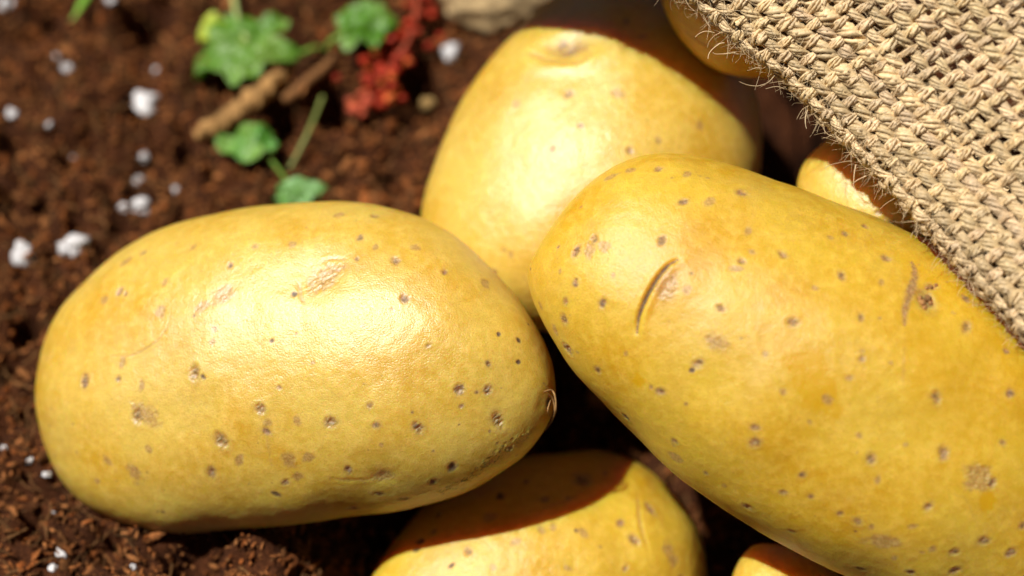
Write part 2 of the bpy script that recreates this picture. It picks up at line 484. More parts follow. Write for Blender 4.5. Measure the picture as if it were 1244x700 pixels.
    for kk in range(tiny):
        todo.append((int(r2.integers(0, nE)), r2.uniform(1.0, 2.3), r2.choice(list('lss'))))
    for item in todo:
        vi, r, kind = item[0], item[1], item[2]
        if kind in 'ls': r = r * 1.05
        el, ea = (item[3], math.radians(item[4])) if len(item) > 3 else (1 + 0.5 * r2.random(), r2.uniform(0, math.pi))
        dv_ = V - V[vi]
        near = np.where((np.abs(dv_) < 3.2 * r * el).all(1))[0]
        dd = dv_[near]; n0 = nn[vi]
        tx = np.array([math.cos(ea), math.sin(ea), 0]); tx -= n0 * (tx @ n0); tx /= np.linalg.norm(tx); ty = np.cross(n0, tx)
        d = np.hypot(dd @ tx / el, dd @ ty) / r
        d = np.hypot(d, dd @ n0 / (2.5 * r))
        dn = d + 0.38 * wob[near] + (0.35 * wob2[near] if kind in 'sy' else 0)
        if kind == 'l':
            mk[near, 0] = np.maximum(mk[near, 0], (1 - sstep(0.45, 1.1, dn)) * (0.55 + 0.45 * ((vi * 7919) % 97) / 97))
            mk[near, 1] = np.maximum(mk[near, 1], (1 - sstep(0.9, 1.7, dn)) * 0.35)
            mk[near, 3] = np.maximum(mk[near, 3], (1 - sstep(0.2, 0.9, dn)) * sstep(0.05, 0.35, wob3[near]) * 0.6)
            disp[near] += r * (-0.22 * np.exp(-(d / 0.75) ** 2) + 0.07 * np.exp(-((d - 1.2) / 0.35) ** 2) + 0.30 * wob3[near] * np.exp(-(d / 0.8) ** 4))
        elif kind == 's':
            mk[near, 1] = np.maximum(mk[near, 1], (1 - sstep(0.55, 1.25, dn)) * 0.8)
            disp[near] += r * (-0.05 * np.exp(-d ** 2) + 0.05 * wob3[near] * (d < 1))
        elif kind == 'y':
            mk[near, 2] = np.maximum(mk[near, 2], (1 - sstep(0.7, 1.05, dn)))
        elif kind == 'd':
            mk[near, 3] = np.maximum(mk[near, 3], (1 - sstep(0.5, 1.0, dn)) * 0.8)
            mk[near, 0] = np.maximum(mk[near, 0], (1 - sstep(0.7, 1.3, dn)) * 0.8)
            disp[near] -= r * 0.3 * np.exp(-(d / 0.8) ** 2)
        elif kind == 'e':                                   # an eye: hollow with a brow
            disp[near] += r * (-0.28 * np.exp(-(d / 0.8) ** 2) + 0.12 * np.exp(-((d - 1.3) / 0.4) ** 2))
            mk[near, 1] = np.maximum(mk[near, 1], (1 - sstep(0.3, 1.0, dn)) * 0.7)
            mk[near, 0] = np.maximum(mk[near, 0], (1 - sstep(0.15, 0.4, dn)) * 0.8)
        elif kind == 'b':                                   # swelling or dent without colour
            disp[near] += r * 0.12 * np.exp(-d ** 2)
        elif kind == 'h':
            disp[near] -= r * 0.16 * np.exp(-d ** 2)
    for pts, width, kind in lines:
        pl = np.array([V[hit(x, y)] for x, y in pts])
        pl = resample(pl, 2.0)
        lo = pl.min(0) - 8 * width; hi = pl.max(0) + 8 * width
        near = np.where(((V > lo) & (V < hi)).all(1))[0]
        dmat = np.linalg.norm(V[near][:, None, :] - pl[None], axis=2)
        ai = dmat.argmin(1); d = dmat[np.arange(len(near)), ai]
        tp = np.sin(np.linspace(0, math.pi, len(pl)) * 0.94 + 0.1)[ai] ** 0.6
        tang = np.gradient(pl, axis=0)[ai]; side = np.sign(np.cross(tang, V[near] - pl[ai])[:, 2])
        dn = d / width / np.maximum(tp, 0.15) + 0.3 * wob[near]
        if kind == 'crack':
            disp[near] += -1.9 * width * tp * np.exp(-(d / (width * 0.75)) ** 2) + 0.8 * width * tp * np.exp(-((d - 2.0 * width) / (1.6 * width)) ** 2) * np.where(side > 0, 0.5, 1.0)
            mk[near, 3] = np.maximum(mk[near, 3], (1 - sstep(0.25, 0.8, dn)) * 0.8)
            mk[near, 0] = np.maximum(mk[near, 0], (1 - sstep(0.6, 1.3, dn)) * 0.9)
            mk[near, 2] = np.maximum(mk[near, 2], (1 - sstep(1.0, 2.6, dn)) * 0.7)
        elif kind == 'crease':
            disp[near] += -0.28 * width * tp * np.exp(-(d / width) ** 2) + 0.18 * width * tp * np.exp(-((d - 2 * width) / width) ** 2)
            mk[near, 1] = np.maximum(mk[near, 1], (1 - sstep(0.4, 1.3, dn)) * 0.5)
        elif kind == 'scar':
            mk[near, 0] = np.maximum(mk[near, 0], (1 - sstep(0.5, 1.1, dn + 0.5 * wob2[near])) * 0.75)
            mk[near, 1] = np.maximum(mk[near, 1], (1 - sstep(0.8, 1.8, dn)) * 0.6)
            disp[near] += width * 0.25 * wob[near] * np.exp(-(d / width) ** 2)
        elif kind == 'flake':                               # torn dark skin
            ms = (1 - sstep(0.7, 1.2, d / width)) * (1 - sstep(0.02, 0.11, np.abs(wob[near] + 0.25 * wob3[near])))
            mk[near, 3] = np.maximum(mk[near, 3], ms * 0.85)
            disp[near] += width * 0.09 * (wob3[near]) * np.exp(-(d / width) ** 2)
        elif kind == 'line':
            mk[near, 1] = np.maximum(mk[near, 1], (1 - sstep(0.4, 1.2, dn)) * 0.35)
        elif kind == 'ridge':
            disp[near] += 0.7 * width * tp * np.exp(-(d / width) ** 2)
    if extra is not None:
        extra(PX, PY, front, mk, disp, wob, wob2)
    V = V + nn * (disp * np.maximum(fade, 0.3))[:, None]
    W = to_world(V)
    base_o = np.array([W[:, 0].mean(), W[:, 1].mean(), W[:, 2].min()])
    # quads plus the two end fans as one triangle-safe list
    me_faces = F
    o = make_obj(name, W, np.vstack([np.hstack([F[:, [0, 1, 2]]]), np.hstack([F[:, [0, 2, 3]]]), cap1[:, :3], cap2[:, :3]]), mat, origin=base_o, attrs={'marks': np.clip(mk, 0, 1)})
    def surf(px, py):
        vi = hit(px, py); return V[vi], nn[vi]
    return o, surf

# --- large potato on the soil
left_marks = [(481, 317, 6, 'l'), (455, 301, 4.5, 's'), (437, 290, 4.5, 'l'), (492, 363, 6, 'l'), (357, 356, 4, 'd'), (392, 335, 17, 's', 1.6, 35),
    (400, 340, 8, 's'), (395, 328, 34, 'h', 1.5, 30), (270, 357, 12, 's', 1.5, 20), (245, 373, 8, 's', 1.6, 30), (195, 378, 8, 's'), (199, 345, 5, 's'), (126, 365, 6, 's'),
    (153, 318, 6, 's', 2.0, 40), (237, 453, 7, 'l', 1.6, 80), (247, 458, 3, 'd', 1.6, -40), (258, 415, 4, 's'), (103, 463, 7, 'l', 1.4, 90), (167, 506, 8, 'l', 1.3, 100),
    (176, 503, 12, 's', 2.0, -30), (270, 535, 9, 'l', 1.35, -50), (316, 497, 7, 'l'), (324, 513, 5.5, 's'), (324, 525, 5, 'l'), (402, 514, 7.5, 'l'), (362, 512, 5, 's'),
    (257, 574, 6.5, 'l'), (163, 575, 10, 's', 1.5, -60), (335, 600, 4, 'd', 1.7, -25), (457, 516, 5, 'l'), (449, 492, 4.5, 'l'), (507, 520, 7, 'l'), (558, 473, 6.5, 'l'),
    (592, 474, 5.5, 'l'), (606, 512, 7, 'l', 1.9, -65), (604, 510, 14, 'h'), (549, 568, 6, 'd'), (525, 585, 5.5, 'l'), (465, 580, 10, 's', 1.4, 20), (465, 580, 14, 'h'), (424, 571, 5, 'l'),
    (428, 618, 4.5, 'l', 1.8, 5), (605, 406, 3, 'd'), (630, 413, 3.5, 'd', 1.3, -45), (630, 440, 3.5, 'd'), (593, 442, 3.5, 'l'), (560, 494, 3, 'l'), (667, 489, 6, 'd', 1.4, 80),
    (660, 489, 12, 'h'), (477, 375, 2, 'l'), (463, 541, 3, 's'), (292, 558, 5, 's', 1.5, 70), (352, 560, 9, 's'), (374, 556, 6, 's'), (362, 580, 6, 's'), (340, 470, 3, 'l'),
    (290, 392, 4, 's'), (260, 400, 5, 's'), (440, 395, 3, 's'), (520, 420, 3, 'l'), (180, 545, 5, 's'), (130, 560, 5, 's'), (117, 585, 5, 's'), (412, 262, 5, 's'), (455, 262, 5, 'l'),
    (355, 297, 5, 's'), (310, 300, 5, 's'), (235, 300, 5, 's'), (280, 323, 5, 'l'), (505, 300, 5, 's', 1.6, -30), (590, 345, 7, 's'), (540, 330, 4, 'l'), (330, 415, 3, 'd'), (380, 440, 2.5, 's'),
    (150, 440, 5, 's', 1.8, 80), (171, 470, 5, 's', 1.8, 80), (460, 600, 4, 'l', 2, 0), (490, 606, 4, 'l', 2, 10), (620, 545, 4, 'l')]
left_lines = [([(362, 342), (364, 358), (371, 370)], 3.0, 'crease'), ([(385, 318), (400, 312), (418, 312)], 2.5, 'crease'),
    ([(135, 432), (160, 432), (185, 418), (203, 400), (207, 385)], 1.8, 'crease'), ([(538, 598), (562, 586), (582, 572), (604, 553), (624, 538), (640, 527)], 9.5, 'flake'),
    ([(400, 582), (430, 583), (455, 583)], 2.5, 'crease'), ([(325, 530), (327, 550), (330, 565)], 2.5, 'line')]
left_outline = [(60, 400), (90, 350), (130, 312), (180, 285), (250, 262), (320, 250), (400, 245), (450, 248), (500, 260), (550, 283), (600, 325), (640, 375), (662, 425),
    (50, 520), (65, 560), (90, 595), (130, 628), (180, 644), (250, 643), (350, 635), (450, 627), (510, 615), (560, 602), (610, 575), (645, 540), (665, 508)]
p_left, surf_left = potato('potato', (45, 470), (674, 474), left_outline, -235, 165, M_pale, nu=530, nv=400, kx=0.28, ky=-0.04, q=0.76, seed=11,
    marks=left_marks, lines=left_lines, random_marks=55, deg=5, tiny=90)
tag(p_left, 'large pale yellow potato lying on brown soil, dark torn skin on its lower edge', 'potato', 'potatoes heaped by the sack')

# --- large potato half under the sack
right_marks = [(803, 292, 5.5, 'l'), (716, 303, 8, 's'), (734, 300, 7, 's'), (775, 462, 9, 'y'), (733, 368, 5, 'l'), (687, 366, 4.5, 'l'), (657, 372, 4.5, 's', 1.5, 90), (685, 388, 6, 'l'),
    (690, 424, 8, 'l', 1.3, 0), (675, 402, 6, 's', 1.4, 80), (726, 450, 5, 'l'), (760, 507, 6, 'l'), (900, 234, 6, 'l', 1.3, 10), (830, 246, 5, 'l'), (862, 244, 6, 's'), (909, 280, 4, 's'),
    (914, 307, 4, 's'), (902, 318, 5, 'l'), (895, 327, 4, 's', 2, 0), (951, 310, 4.5, 'l'), (1027, 284, 4.5, 'l'), (1052, 275, 5, 'l'), (1077, 314, 5.5, 'l'), (1023, 336, 5, 'l', 1.4, 80),
    (1045, 386, 4, 'l', 1.3, 90), (963, 392, 6.5, 'l'), (876, 374, 4.5, 'l'), (834, 351, 5, 's'), (848, 442, 6, 'l', 1.4, 30), (1047, 436, 4.5, 'l'), (873, 416, 9, 's', 1.8, -20), (1125, 364, 11, 'l'),
    (1125, 364, 22, 'h'), (1132, 348, 5, 'l', 1.8, 10), (1173, 363, 4.5, 'l'), (1173, 398, 6, 'l'), (1185, 370, 4, 's'), (1223, 427, 4, 'l'), (1226, 477, 5.5, 'l'), (1071, 342, 4, 's', 1.6, 70),
    (1032, 459, 4, 's'), (918, 520, 4.5, 'l', 1.4, 0), (917, 538, 6.5, 'l'), (953, 475, 4, 's'), (1005, 485, 6.5, 's'), (1138, 483, 6.5, 'l', 1.3, 110), (1057, 558, 6, 'l', 1.2, 90), (1146, 550, 6.5, 'l'),
    (1190, 580, 17, 's', 1.1, 0), (1190, 578, 11, 's'), (1206, 587, 5, 'l'), (1199, 610, 11, 'y', 1.3, 90), (975, 578, 4, 'l'), (952, 599, 4, 'l', 1.5, 10), (986, 604, 3.5, 'l'), (909, 617, 6, 'l', 1.4, -20),
    (1020, 624, 4, 'l'), (1043, 633, 5, 'l'), (1128, 616, 5, 'l'), (1195, 656, 6, 'l', 1.3, 0), (1228, 671, 6, 'l', 1.3, 40), (1160, 671, 5.5, 'l'), (1160, 694, 6, 'l'), (1105, 696, 5, 'l'), (1087, 678, 4, 's'),
    (1046, 691, 4.5, 'l', 1.5, 0), (962, 646, 4, 'l'), (821, 555, 8, 's', 1.4, -10), (820, 537, 4.5, 'l'), (802, 475, 5, 'l'), (1243, 639, 5, 'l'), (1132, 667, 4, 's'), (1066, 584, 4, 's', 1.6, 80),
    (841, 450, 3, 'd'), (792, 470, 3, 'l'), (760, 430, 3, 's'), (745, 335, 3, 's'), (742, 215, 6, 's', 1.6, 20), (765, 207, 5, 's'), (800, 205, 5, 'l'), (835, 212, 5, 's'), (723, 290, 5, 'l'),
    (1010, 290, 3, 's'), (990, 350, 3, 's'), (930, 430, 3, 's'), (1082, 440, 3, 's'), (1100, 540, 3, 's'), (700, 340, 3, 'l'), (680, 330, 3, 's'), (880, 590, 4, 's'), (858, 575, 3, 'l'), (1060, 640, 3, 's'),
    (1110, 640, 4, 's', 2, 10), (1075, 657, 9, 's', 2.5, 5), (812, 345, 14, 's', 1.6, 60)]
right_lines = [([(774, 405), (776, 386), (784, 363), (797, 341), (811, 324), (823, 315)], 3.3, 'crack'), ([(1107, 318), (1111, 334), (1104, 358), (1100, 376), (1099, 395)], 5.0, 'scar'),
    ([(1099, 398), (1097, 440), (1095, 500)], 2.0, 'line'), ([(1185, 640), (1175, 610), (1160, 600)], 1.5, 'line')]
poly_y = np.array([(947, 418), (962, 432), (976, 431), (996, 419), (1004, 448), (1021, 470), (1018, 503), (992, 499), (968, 483), (957, 455)], float)
def in_poly(px, py, poly):
    ins = np.zeros(px.shape, bool); k = len(poly)
    for i in range(k):
        x1, y1 = poly[i]; x2, y2 = poly[(i + 1) % k]
        ins ^= ((y1 > py) != (y2 > py)) & (px < (x2 - x1) * (py - y1) / (y2 - y1 + 1e-9) + x1)
    return ins
def right_extra(PX, PY, front, mk, disp, wob, wob2):
    qx = PX + 9 * wob2 + 4 * wob; qy = PY + 9 * np.roll(wob2, 7) + 3 * np.roll(wob, 5)
    m_ = np.zeros(len(PX))
    for k in range(12):
        m_ += in_poly(qx + 4.5 * math.cos(k * 2.4) * math.sqrt(k / 12), qy + 4.5 * math.sin(k * 2.4) * math.sqrt(k / 12), poly_y) / 12.0
    m_ = m_ * front
    mk[:, 2] = np.maximum(mk[:, 2], np.clip(m_ * (0.95 + 0.4 * wob), 0, 1)); disp -= 0.3 * m_
    g = front * sstep(-3, 3, PX - (1097 + 4 * wob2)) * (1 - sstep(480, 620, PY)) * 0.30
    mk[:, 2] = np.maximum(mk[:, 2], g)
right_outline = [(653, 275), (668, 247), (690, 225), (740, 200), (800, 189), (870, 196), (940, 215), (1000, 238), (1060, 262), (1110, 281), (1150, 297), (1220, 335), (1285, 398), (1330, 480), (1350, 570),
    (650, 365), (665, 402), (690, 441), (720, 476), (770, 528), (830, 582), (890, 624), (950, 660), (1000, 689), (1060, 716), (1140, 745), (1220, 755), (1280, 740)]
p_right, surf_right = potato('potato', (646, 320), (1324, 690), right_outline, -85, 182, M_gold, nu=545, nv=410, kx=-0.05, ky=-0.06, q=0.85, seed=23,
    marks=right_marks, lines=right_lines, extra=right_extra, random_marks=55, deg=5, tiny=90)
tag(p_right, 'large golden potato with a curved split in its skin, tucked under the burlap sack', 'potato', 'potatoes heaped by the sack')

# --- potato behind those two
back_outline = [(508, 260), (514, 235), (528, 195), (545, 160), (570, 110), (600, 62), (640, 25), (672, 2), (530, 330), (580, 375), (928, 190), (927, 150), (917, 105), (885, 40), (830, -20), (912, 250), (870, 320), (800, 375)]
back_marks = [(626, 125, 5, 's'), (691, 116, 5.5, 'l'), (752, 115, 7, 's'), (706, 153, 4, 'l'), (765, 184, 5, 'l'), (672, 181, 4, 'l'), (684, 52, 6, 'l'), (693, 60, 5, 'l'), (690, 58, 26, 'e', 1.7, 0), (715, 62, 22, 'b'),
    (760, 25, 5, 's'), (780, 45, 5, 's'), (850, 150, 6, 's'), (600, 330, 4, 'l'), (622, 309, 4, 's'), (800, 170, 4, 's')]
p_back, surf_back = potato('potato', (750, -52), (690, 405), back_outline, -410, 185, M_pale, nu=260, nv=240, kx=0.0, ky=-0.22, q=0.9, seed=31, marks=back_marks,
    lines=[([(640, 66), (668, 74), (700, 76), (722, 66)], 4.5, 'crease')], random_marks=40)
tag(p_back, 'broad yellow potato behind the split one, its top in the shadow of the sack', 'potato', 'potatoes heaped by the sack')

# --- shaded potato at the top of the heap, under the sack edge
tr_outline = [(806, 5), (815, 32), (835, 62), (870, 86), (910, 95), (945, 93), (1000, 62), (1030, 15), (1000, -60), (900, -95), (830, -55)]
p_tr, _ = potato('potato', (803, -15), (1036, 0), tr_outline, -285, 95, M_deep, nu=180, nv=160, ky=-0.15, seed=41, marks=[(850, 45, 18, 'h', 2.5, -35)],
    lines=[([(822, 28), (838, 42), (858, 56), (872, 62)], 3.2, 'crease')], random_marks=25)
tag(p_tr, 'shaded orange potato with a dark crease, beneath the frayed sack hem', 'potato', 'potatoes heaped by the sack')

us_outline = [(972, 212), (985, 192), (1010, 172), (1045, 158), (1100, 150), (1180, 190), (1200, 250), (1180, 320), (1100, 350), (1020, 320), (980, 265)]
p_us, _ = potato('potato', (970, 228), (1208, 262), us_outline, -225, 90, M_pale, nu=180, nv=160, ky=-0.1, seed=47, random_marks=25)
tag(p_us, 'small potato wedged between the split potato and the sack, half in shadow', 'potato', 'potatoes heaped by the sack')

bt_outline = [(455, 695), (480, 652), (520, 615), (560, 590), (610, 568), (660, 554), (720, 551), (770, 560), (808, 583), (835, 618), (850, 655), (850, 770), (800, 815), (700, 845), (560, 835), (480, 790)]
bt_marks = [(707, 582, 13, 's'), (707, 583, 9, 'l'), (608, 602, 6, 'd'), (662, 607, 5, 'l'), (594, 628, 8, 's'), (569, 671, 6, 'l'), (625, 659, 6, 's'), (658, 645, 5, 's'), (754, 635, 5, 'l'), (548, 687, 3, 'd', 1.8, 40),
    (510, 658, 5, 'd'), (526, 646, 4, 'l'), (709, 648, 5, 's'), (771, 656, 6, 'l', 1.6, -50), (673, 641, 4, 's'), (790, 619, 6, 'l', 1.8, 100), (700, 644, 2.5, 'd'), (812, 667, 10, 's'), (818, 680, 9, 's'), (533, 625, 4, 'l'),
    (640, 585, 4, 'l'), (735, 575, 3, 'l'), (690, 605, 3, 'l'), (600, 690, 4, 's'), (690, 690, 4, 's'), (760, 690, 4, 'l'), (730, 665, 3, 's')]
p_bt, _ = potato('potato', (447, 735), (858, 712), bt_outline, -328, 155, M_gold, nu=360, nv=320, kx=-0.15, ky=-0.1, seed=53, marks=bt_marks, lump=3.0, random_marks=40, q=0.85, fine=0.6,
    lines=[([(712, 592), (722, 612), (730, 630)], 1.6, 'line'), ([(775, 600), (778, 640), (792, 690)], 3.0, 'crease'), ([(660, 618), (690, 607), (705, 600)], 2.0, 'crease')])
tag(p_bt, 'yellow potato below the large pale one, crossed by its shadow edge', 'potato', 'potatoes heaped by the sack')

br_outline = [(888, 702), (913, 674), (940, 662), (972, 670), (1010, 693), (1055, 740), (1060, 800), (980, 845), (910, 815)]
p_br, _ = potato('potato', (884, 748), (1068, 770), br_outline, -200, 80, M_pale, nu=140, nv=120, ky=-0.1, seed=59, random_marks=20)
tag(p_br, 'small pale potato peeking out below the split golden potato', 'potato', 'potatoes heaped by the sack')

gp_outline = [(640, 470), (660, 430), (700, 402), (760, 400), (810, 430), (830, 480), (815, 530), (760, 562), (700, 565), (655, 525)]
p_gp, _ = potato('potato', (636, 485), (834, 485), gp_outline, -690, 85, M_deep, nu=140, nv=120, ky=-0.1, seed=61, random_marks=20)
tag(p_gp, 'dark shaded potato deep in the gap between the large pale and the split potato', 'potato', 'potatoes heaped by the sack')

# stem-end fibres on the pale potato, bud cluster on the split one
acc = Acc()
for path, r in (([(660, 476, 3), (668, 474, 5), (672, 482, 7), (672, 497, 7), (668, 510, 5), (664, 524, 3)], 1.3), ([(664, 478, 4), (669, 484, 7), (671, 500, 7), (669, 514, 5)], 0.8), ([(668, 486, 4), (664, 498, 5), (667, 507, 4)], 0.8)):
    pts = []
    for (x, y, off) in path:
        p, nrm = surf_left(min(x, 668), y); pts.append(p + nrm * (off * 0.5) + np.array([x - min(x, 668), 0, 0]))
    pl = resample(pts, 2.0)
    v, f = tube(pl, r * (0.4 + 0.6 * np.sin(np.linspace(0.2, 3.0, len(pl)))), 5)
    acc.add(to_world(v), f)
v, f = acc.get()
make_obj('root_fibre', v, f, M_fibre, parent=p_left, attrs={'tint': np.repeat([[0.42, 0.24, 0.09]], len(v), 0)})['label'] = 'dry curled root fibres at the stem end'

def lump_mesh(c, r, seed, sub=2, squash=(1, 1, 1), rough=0.3):
    bv, bf = ico(sub)
    d = 1 + rough * noise3(bv * 10, 7.0, seed, 2) + 0.35 * rough * noise3(bv * 10, 3.0, seed + 3)
    return c + bv * d[:, None] * r * np.array(squash), bf
acc = Acc(); cc = []
for (x, y, r) in ((1122, 366, 5), (1128, 361, 4.5), (1126, 370, 4), (1119, 360, 3), (1132, 367, 3), (1124, 374, 2.5), (1131, 348, 2.6), (1137, 346, 2.2), (1126, 349, 2)):
    p, nrm = surf_right(x, y); v, f = lump_mesh(p + nrm * 0.6, r, int(x), 1, rough=0.5)
    acc.add(to_world(v), f); cc.append(np.repeat((np.array([0.34, 0.17, 0.06]) * rng.uniform(0.5, 1.4))[None], len(v), 0))
v, f = acc.get()
make_obj('eye_bud', v, f, M_bark, parent=p_right, attrs={'tint': np.vstack(cc)})['label'] = 'small crusty brown eye bud'

# ------------------------------------------------------------------ burlap sack
EDGE = np.array([(340, -240, -150), (509, -178, -115), (650, -120, -95), (731, -74, -85), (795, -34, -78), (846, 0, -70), (889, 40, -60), (950, 88, -48), (1000, 139, -35), (1043, 186, -22), (1089, 238, -8), (1140, 292, 14), (1195, 350, 42), (1250, 408, 70), (1330, 490, 85), (1430, 590, 70), (1500, 670, 40)], float)
edge_c = resample(np.array([cam_pt(*e) for e in EDGE]), 2.0)
eL = np.r_[0, np.cumsum(np.linalg.norm(np.diff(edge_c, axis=0), axis=1))]
A_MAX = eL[-1]
ND = np.array([0.86, 0.51, 0.0]); ND /= np.linalg.norm(ND)
RR = 24.0
def sack_pt(a, b):
    a = np.asarray(a, float); b = np.asarray(b, float)
    E = np.stack([np.interp(a, eL, edge_c[:, k]) for k in range(3)], -1)
    al = np.clip(b / RR, -math.pi / 2, math.pi / 2)
    qd = RR * (1 - np.cos(al)); dz = RR * np.sin(al)
    ext = np.maximum(b - RR * math.pi / 2, 0); und = np.maximum(-b - RR * math.pi / 2, 0)
    qd = qd + ext + und * 0.97
    # gentle belly of the cloth above the fold
    dz = dz + 62 * np.sin(np.clip(ext / 330, 0, 1.0) * math.pi * 0.62) - 0.16 * np.maximum(ext - 230, 0) - 0.0012 * np.maximum(ext - 230, 0) ** 2 - 0.10 * und
    wv = np.stack([a, b, np.zeros_like(a)], -1)
    dz = dz + 9 * noise3(wv, 170, 71) + 3 * noise3(wv, 60, 72)
    P = E + ND * (qd + 4 * noise3(wv, 90, 75))[..., None]
    P[..., 2] += dz
    return P
def sack_n(a, b):
    e = 2.0
    n_ = np.cross(sack_pt(a + e, b) - sack_pt(a - e, b), sack_pt(a, b + e) - sack_pt(a, b - e))
    return n_ / (np.linalg.norm(n_, axis=-1)[..., None] + 1e-9)
PITCH_W, PITCH_F = 18.0, 18.5
B0, B1 = -150.0, 560.0
sack_base = to_world(sack_pt(np.array([A_MAX * 0.6]), np.array([300.0])))[0]; sack_base[2] -= 60 * S
sack = empty('burlap_sack', sack_base)
tag(sack, 'coarse woven tan burlap sack with a frayed folded hem covering the potatoes', 'sack')
test_n = sack_n(np.array([A_MAX * 0.5]), np.array([200.0]))[0]
NS = 1.0 if test_n[2] > 0 else -1.0
def yarn(name, along, fixed, lo, hi, idx, seed):
    r_ = np.random.default_rng(seed)
    step = 6.6
    s = np.arange(lo, hi, step); k = len(s)
    pitch = PITCH_W if along == 'a' else PITCH_F
    ph = np.stack([s, np.full(k, idx * 37.7), np.zeros(k)], -1)
    wig = noise3(ph, 34, seed) * 2.6 + noise3(ph, 120, seed + 1) * 3.0
    if along == 'a': a_, b_ = s, fixed + wig; sg = 1 if idx % 2 == 0 else -1
    else: a_, b_ = fixed + wig, s; sg = -1 if idx % 2 == 0 else 1
    p = sack_pt(a_, b_); n_ = sack_n(a_, b_) * NS
    amp = (3.2 if along == 'a' else 5.4) * (1 + 0.25 * noise3(ph, 25, seed + 2))
    other = (s - (B0 if along == 'b' else 0.0)) / (PITCH_W if along == 'b' else PITCH_F)
    lift = sg * np.cos(math.pi * other)
    lift = np.sign(lift) * np.abs(lift) ** 0.8
    p = p + n_ * (amp * lift)[:, None]
    t = np.gradient(p, axis=0); t /= np.linalg.norm(t, axis=1)[:, None]
    side = np.cross(t, n_)
    thick = (7.5 + r_.uniform(-1.6, 1.3)) * (1 + 0.30 * noise3(ph, 55, seed + 3) + 0.12 * noise3(ph, 11, seed + 4))
    thick = thick * (0.86 if along == 'b' else 1.02)
    acc_ = Acc(); cols = []
    base = np.array([0.62, 0.455, 0.265]) * r_.uniform(0.86, 1.12) * np.array([1, r_.uniform(0.98, 1.02), r_.uniform(0.9, 1.02)])
    ns = 9
    twist = 2 * math.pi / r_.uniform(44, 64)
    for q in range(ns):
        rho = 0.0 if q == 0 else 0.70
        an = q * 2 * math.pi / (ns - 1) + s * twist + 0.7 * noise3(ph + q * 9.1, 30, seed + 6 + q)
        rr_ = thick * rho * (1 + 0.18 * noise3(ph + q * 5.3, 16, seed + 20 + q))
        pa = p + side * (np.cos(an) * rr_ * 1.18)[:, None] + n_ * (np.sin(an) * rr_ * 0.72)[:, None]
        v, f = tube(pa, thick * (0.62 if q == 0 else 0.35) * (1 + 0.25 * noise3(ph + q * 3.7, 14, seed + 40 + q)), 3)
        acc_.add(to_world(v), f)
        cv = base * r_.uniform(0.84, 1.16) * (1 + 0.22 * noise3(ph + q * 2.2, 50, seed + 60 + q))[:, None]
        cols.append(np.repeat(cv, 3, axis=0))
    v, f = acc_.get()
    return make_obj(name, v, f, M_jute, parent=sack, attrs={'tint': np.clip(np.vstack(cols), 0, 1)})
nb = int((B1 - B0) / PITCH_W)
for k in range(nb + 1):
    yarn('warp_yarn', 'a', B0 + k * PITCH_W, 120, A_MAX - 5, k, 500 + k * 7)
na = int((A_MAX - 125) / PITCH_F)
for k in range(na + 1):
    kk = k + 7
    a0 = kk * PITCH_F
    if a0 > A_MAX - 5: break
    yarn('weft_yarn', 'b', a0, B0, B1, kk, 3000 + k * 7)

# fuzz: stray fibres standing off the cloth
acc = Acc(); fc_ = []
def hair(p0, d0, L, r, curl, nseg=5, droop=0.0):
    pts = [np.array(p0, float)]; d = np.array(d0, float); d /= np.linalg.norm(d)
    axv = rng.normal(size=3); axv /= np.linalg.norm(axv)
    for _ in range(nseg):
        d = d + np.cross(axv, d) * curl / nseg + rng.normal(size=3) * 0.10; d[1] -= droop / nseg
        d /= np.linalg.norm(d); pts.append(pts[-1] + d * L / nseg)
    pts = np.array(pts)
    v, f = tube(pts, r * np.linspace(1, 0.45, len(pts)), 3)
    acc.add(to_world(v), f)
    fc_.append(np.repeat((np.array([0.62, 0.47, 0.28]) * rng.uniform(0.7, 1.25))[None], len(v), 0))
NH = 7500
ha = rng.uniform(260, A_MAX - 60, NH); hb = np.where(rng.random(NH) < 0.36, rng.uniform(-60, 35, NH), rng.uniform(20, 420, NH))
hp = sack_pt(ha, hb); hn = sack_n(ha, hb) * NS
ht = sack_pt(ha + 2, hb) - hp; ht /= np.linalg.norm(ht, axis=1)[:, None]
hs = np.cross(hn, ht)
for k in range(NH):
    th = rng.uniform(0, 2 * math.pi)
    d = hn[k] * rng.uniform(0.05, 0.8) + ht[k] * math.cos(th) + hs[k] * math.sin(th)
    hair(hp[k] + hn[k] * rng.uniform(2, 7), d, rng.uniform(10, 30) * (1.25 if hb[k] < 20 else 1), rng.uniform(0.2, 0.42), rng.uniform(-2.5, 2.5))
for (x, y, z, dx, dy, L) in ((941, 92, -50, -0.6, -1.0, 42), (953, 108, -48, -0.7, 0.2, 20), (981, 134, -40, -0.3, -1, 22), (996, 140, -38, -0.2, -1, 16), (1012, 166, -30, -1, 0.2, 18), (880, 52, -62, -1, 0.1, 26), (893, 64, -60, -1, -0.1, 24),
        (905, 66, -60, -1, 0.0, 22), (868, 40, -64, -1, 0.25, 22), (925, 82, -55, -1, 0.1, 16), (1035, 196, -15, -1, 0.05, 34), (1040, 200, -12, -0.5, -1, 26), (1052, 214, -8, -0.9, -0.5, 22)):
    hair(cam_pt(x, y, z), (dx, dy, 0.15), L * 1.2, 0.75, rng.uniform(0.6, 1.6), 10)
v, f = acc.get()
fz = make_obj('fuzz', v, f, M_fuzz, parent=sack, attrs={'tint': np.vstack(fc_)})
fz['kind'] = 'stuff'

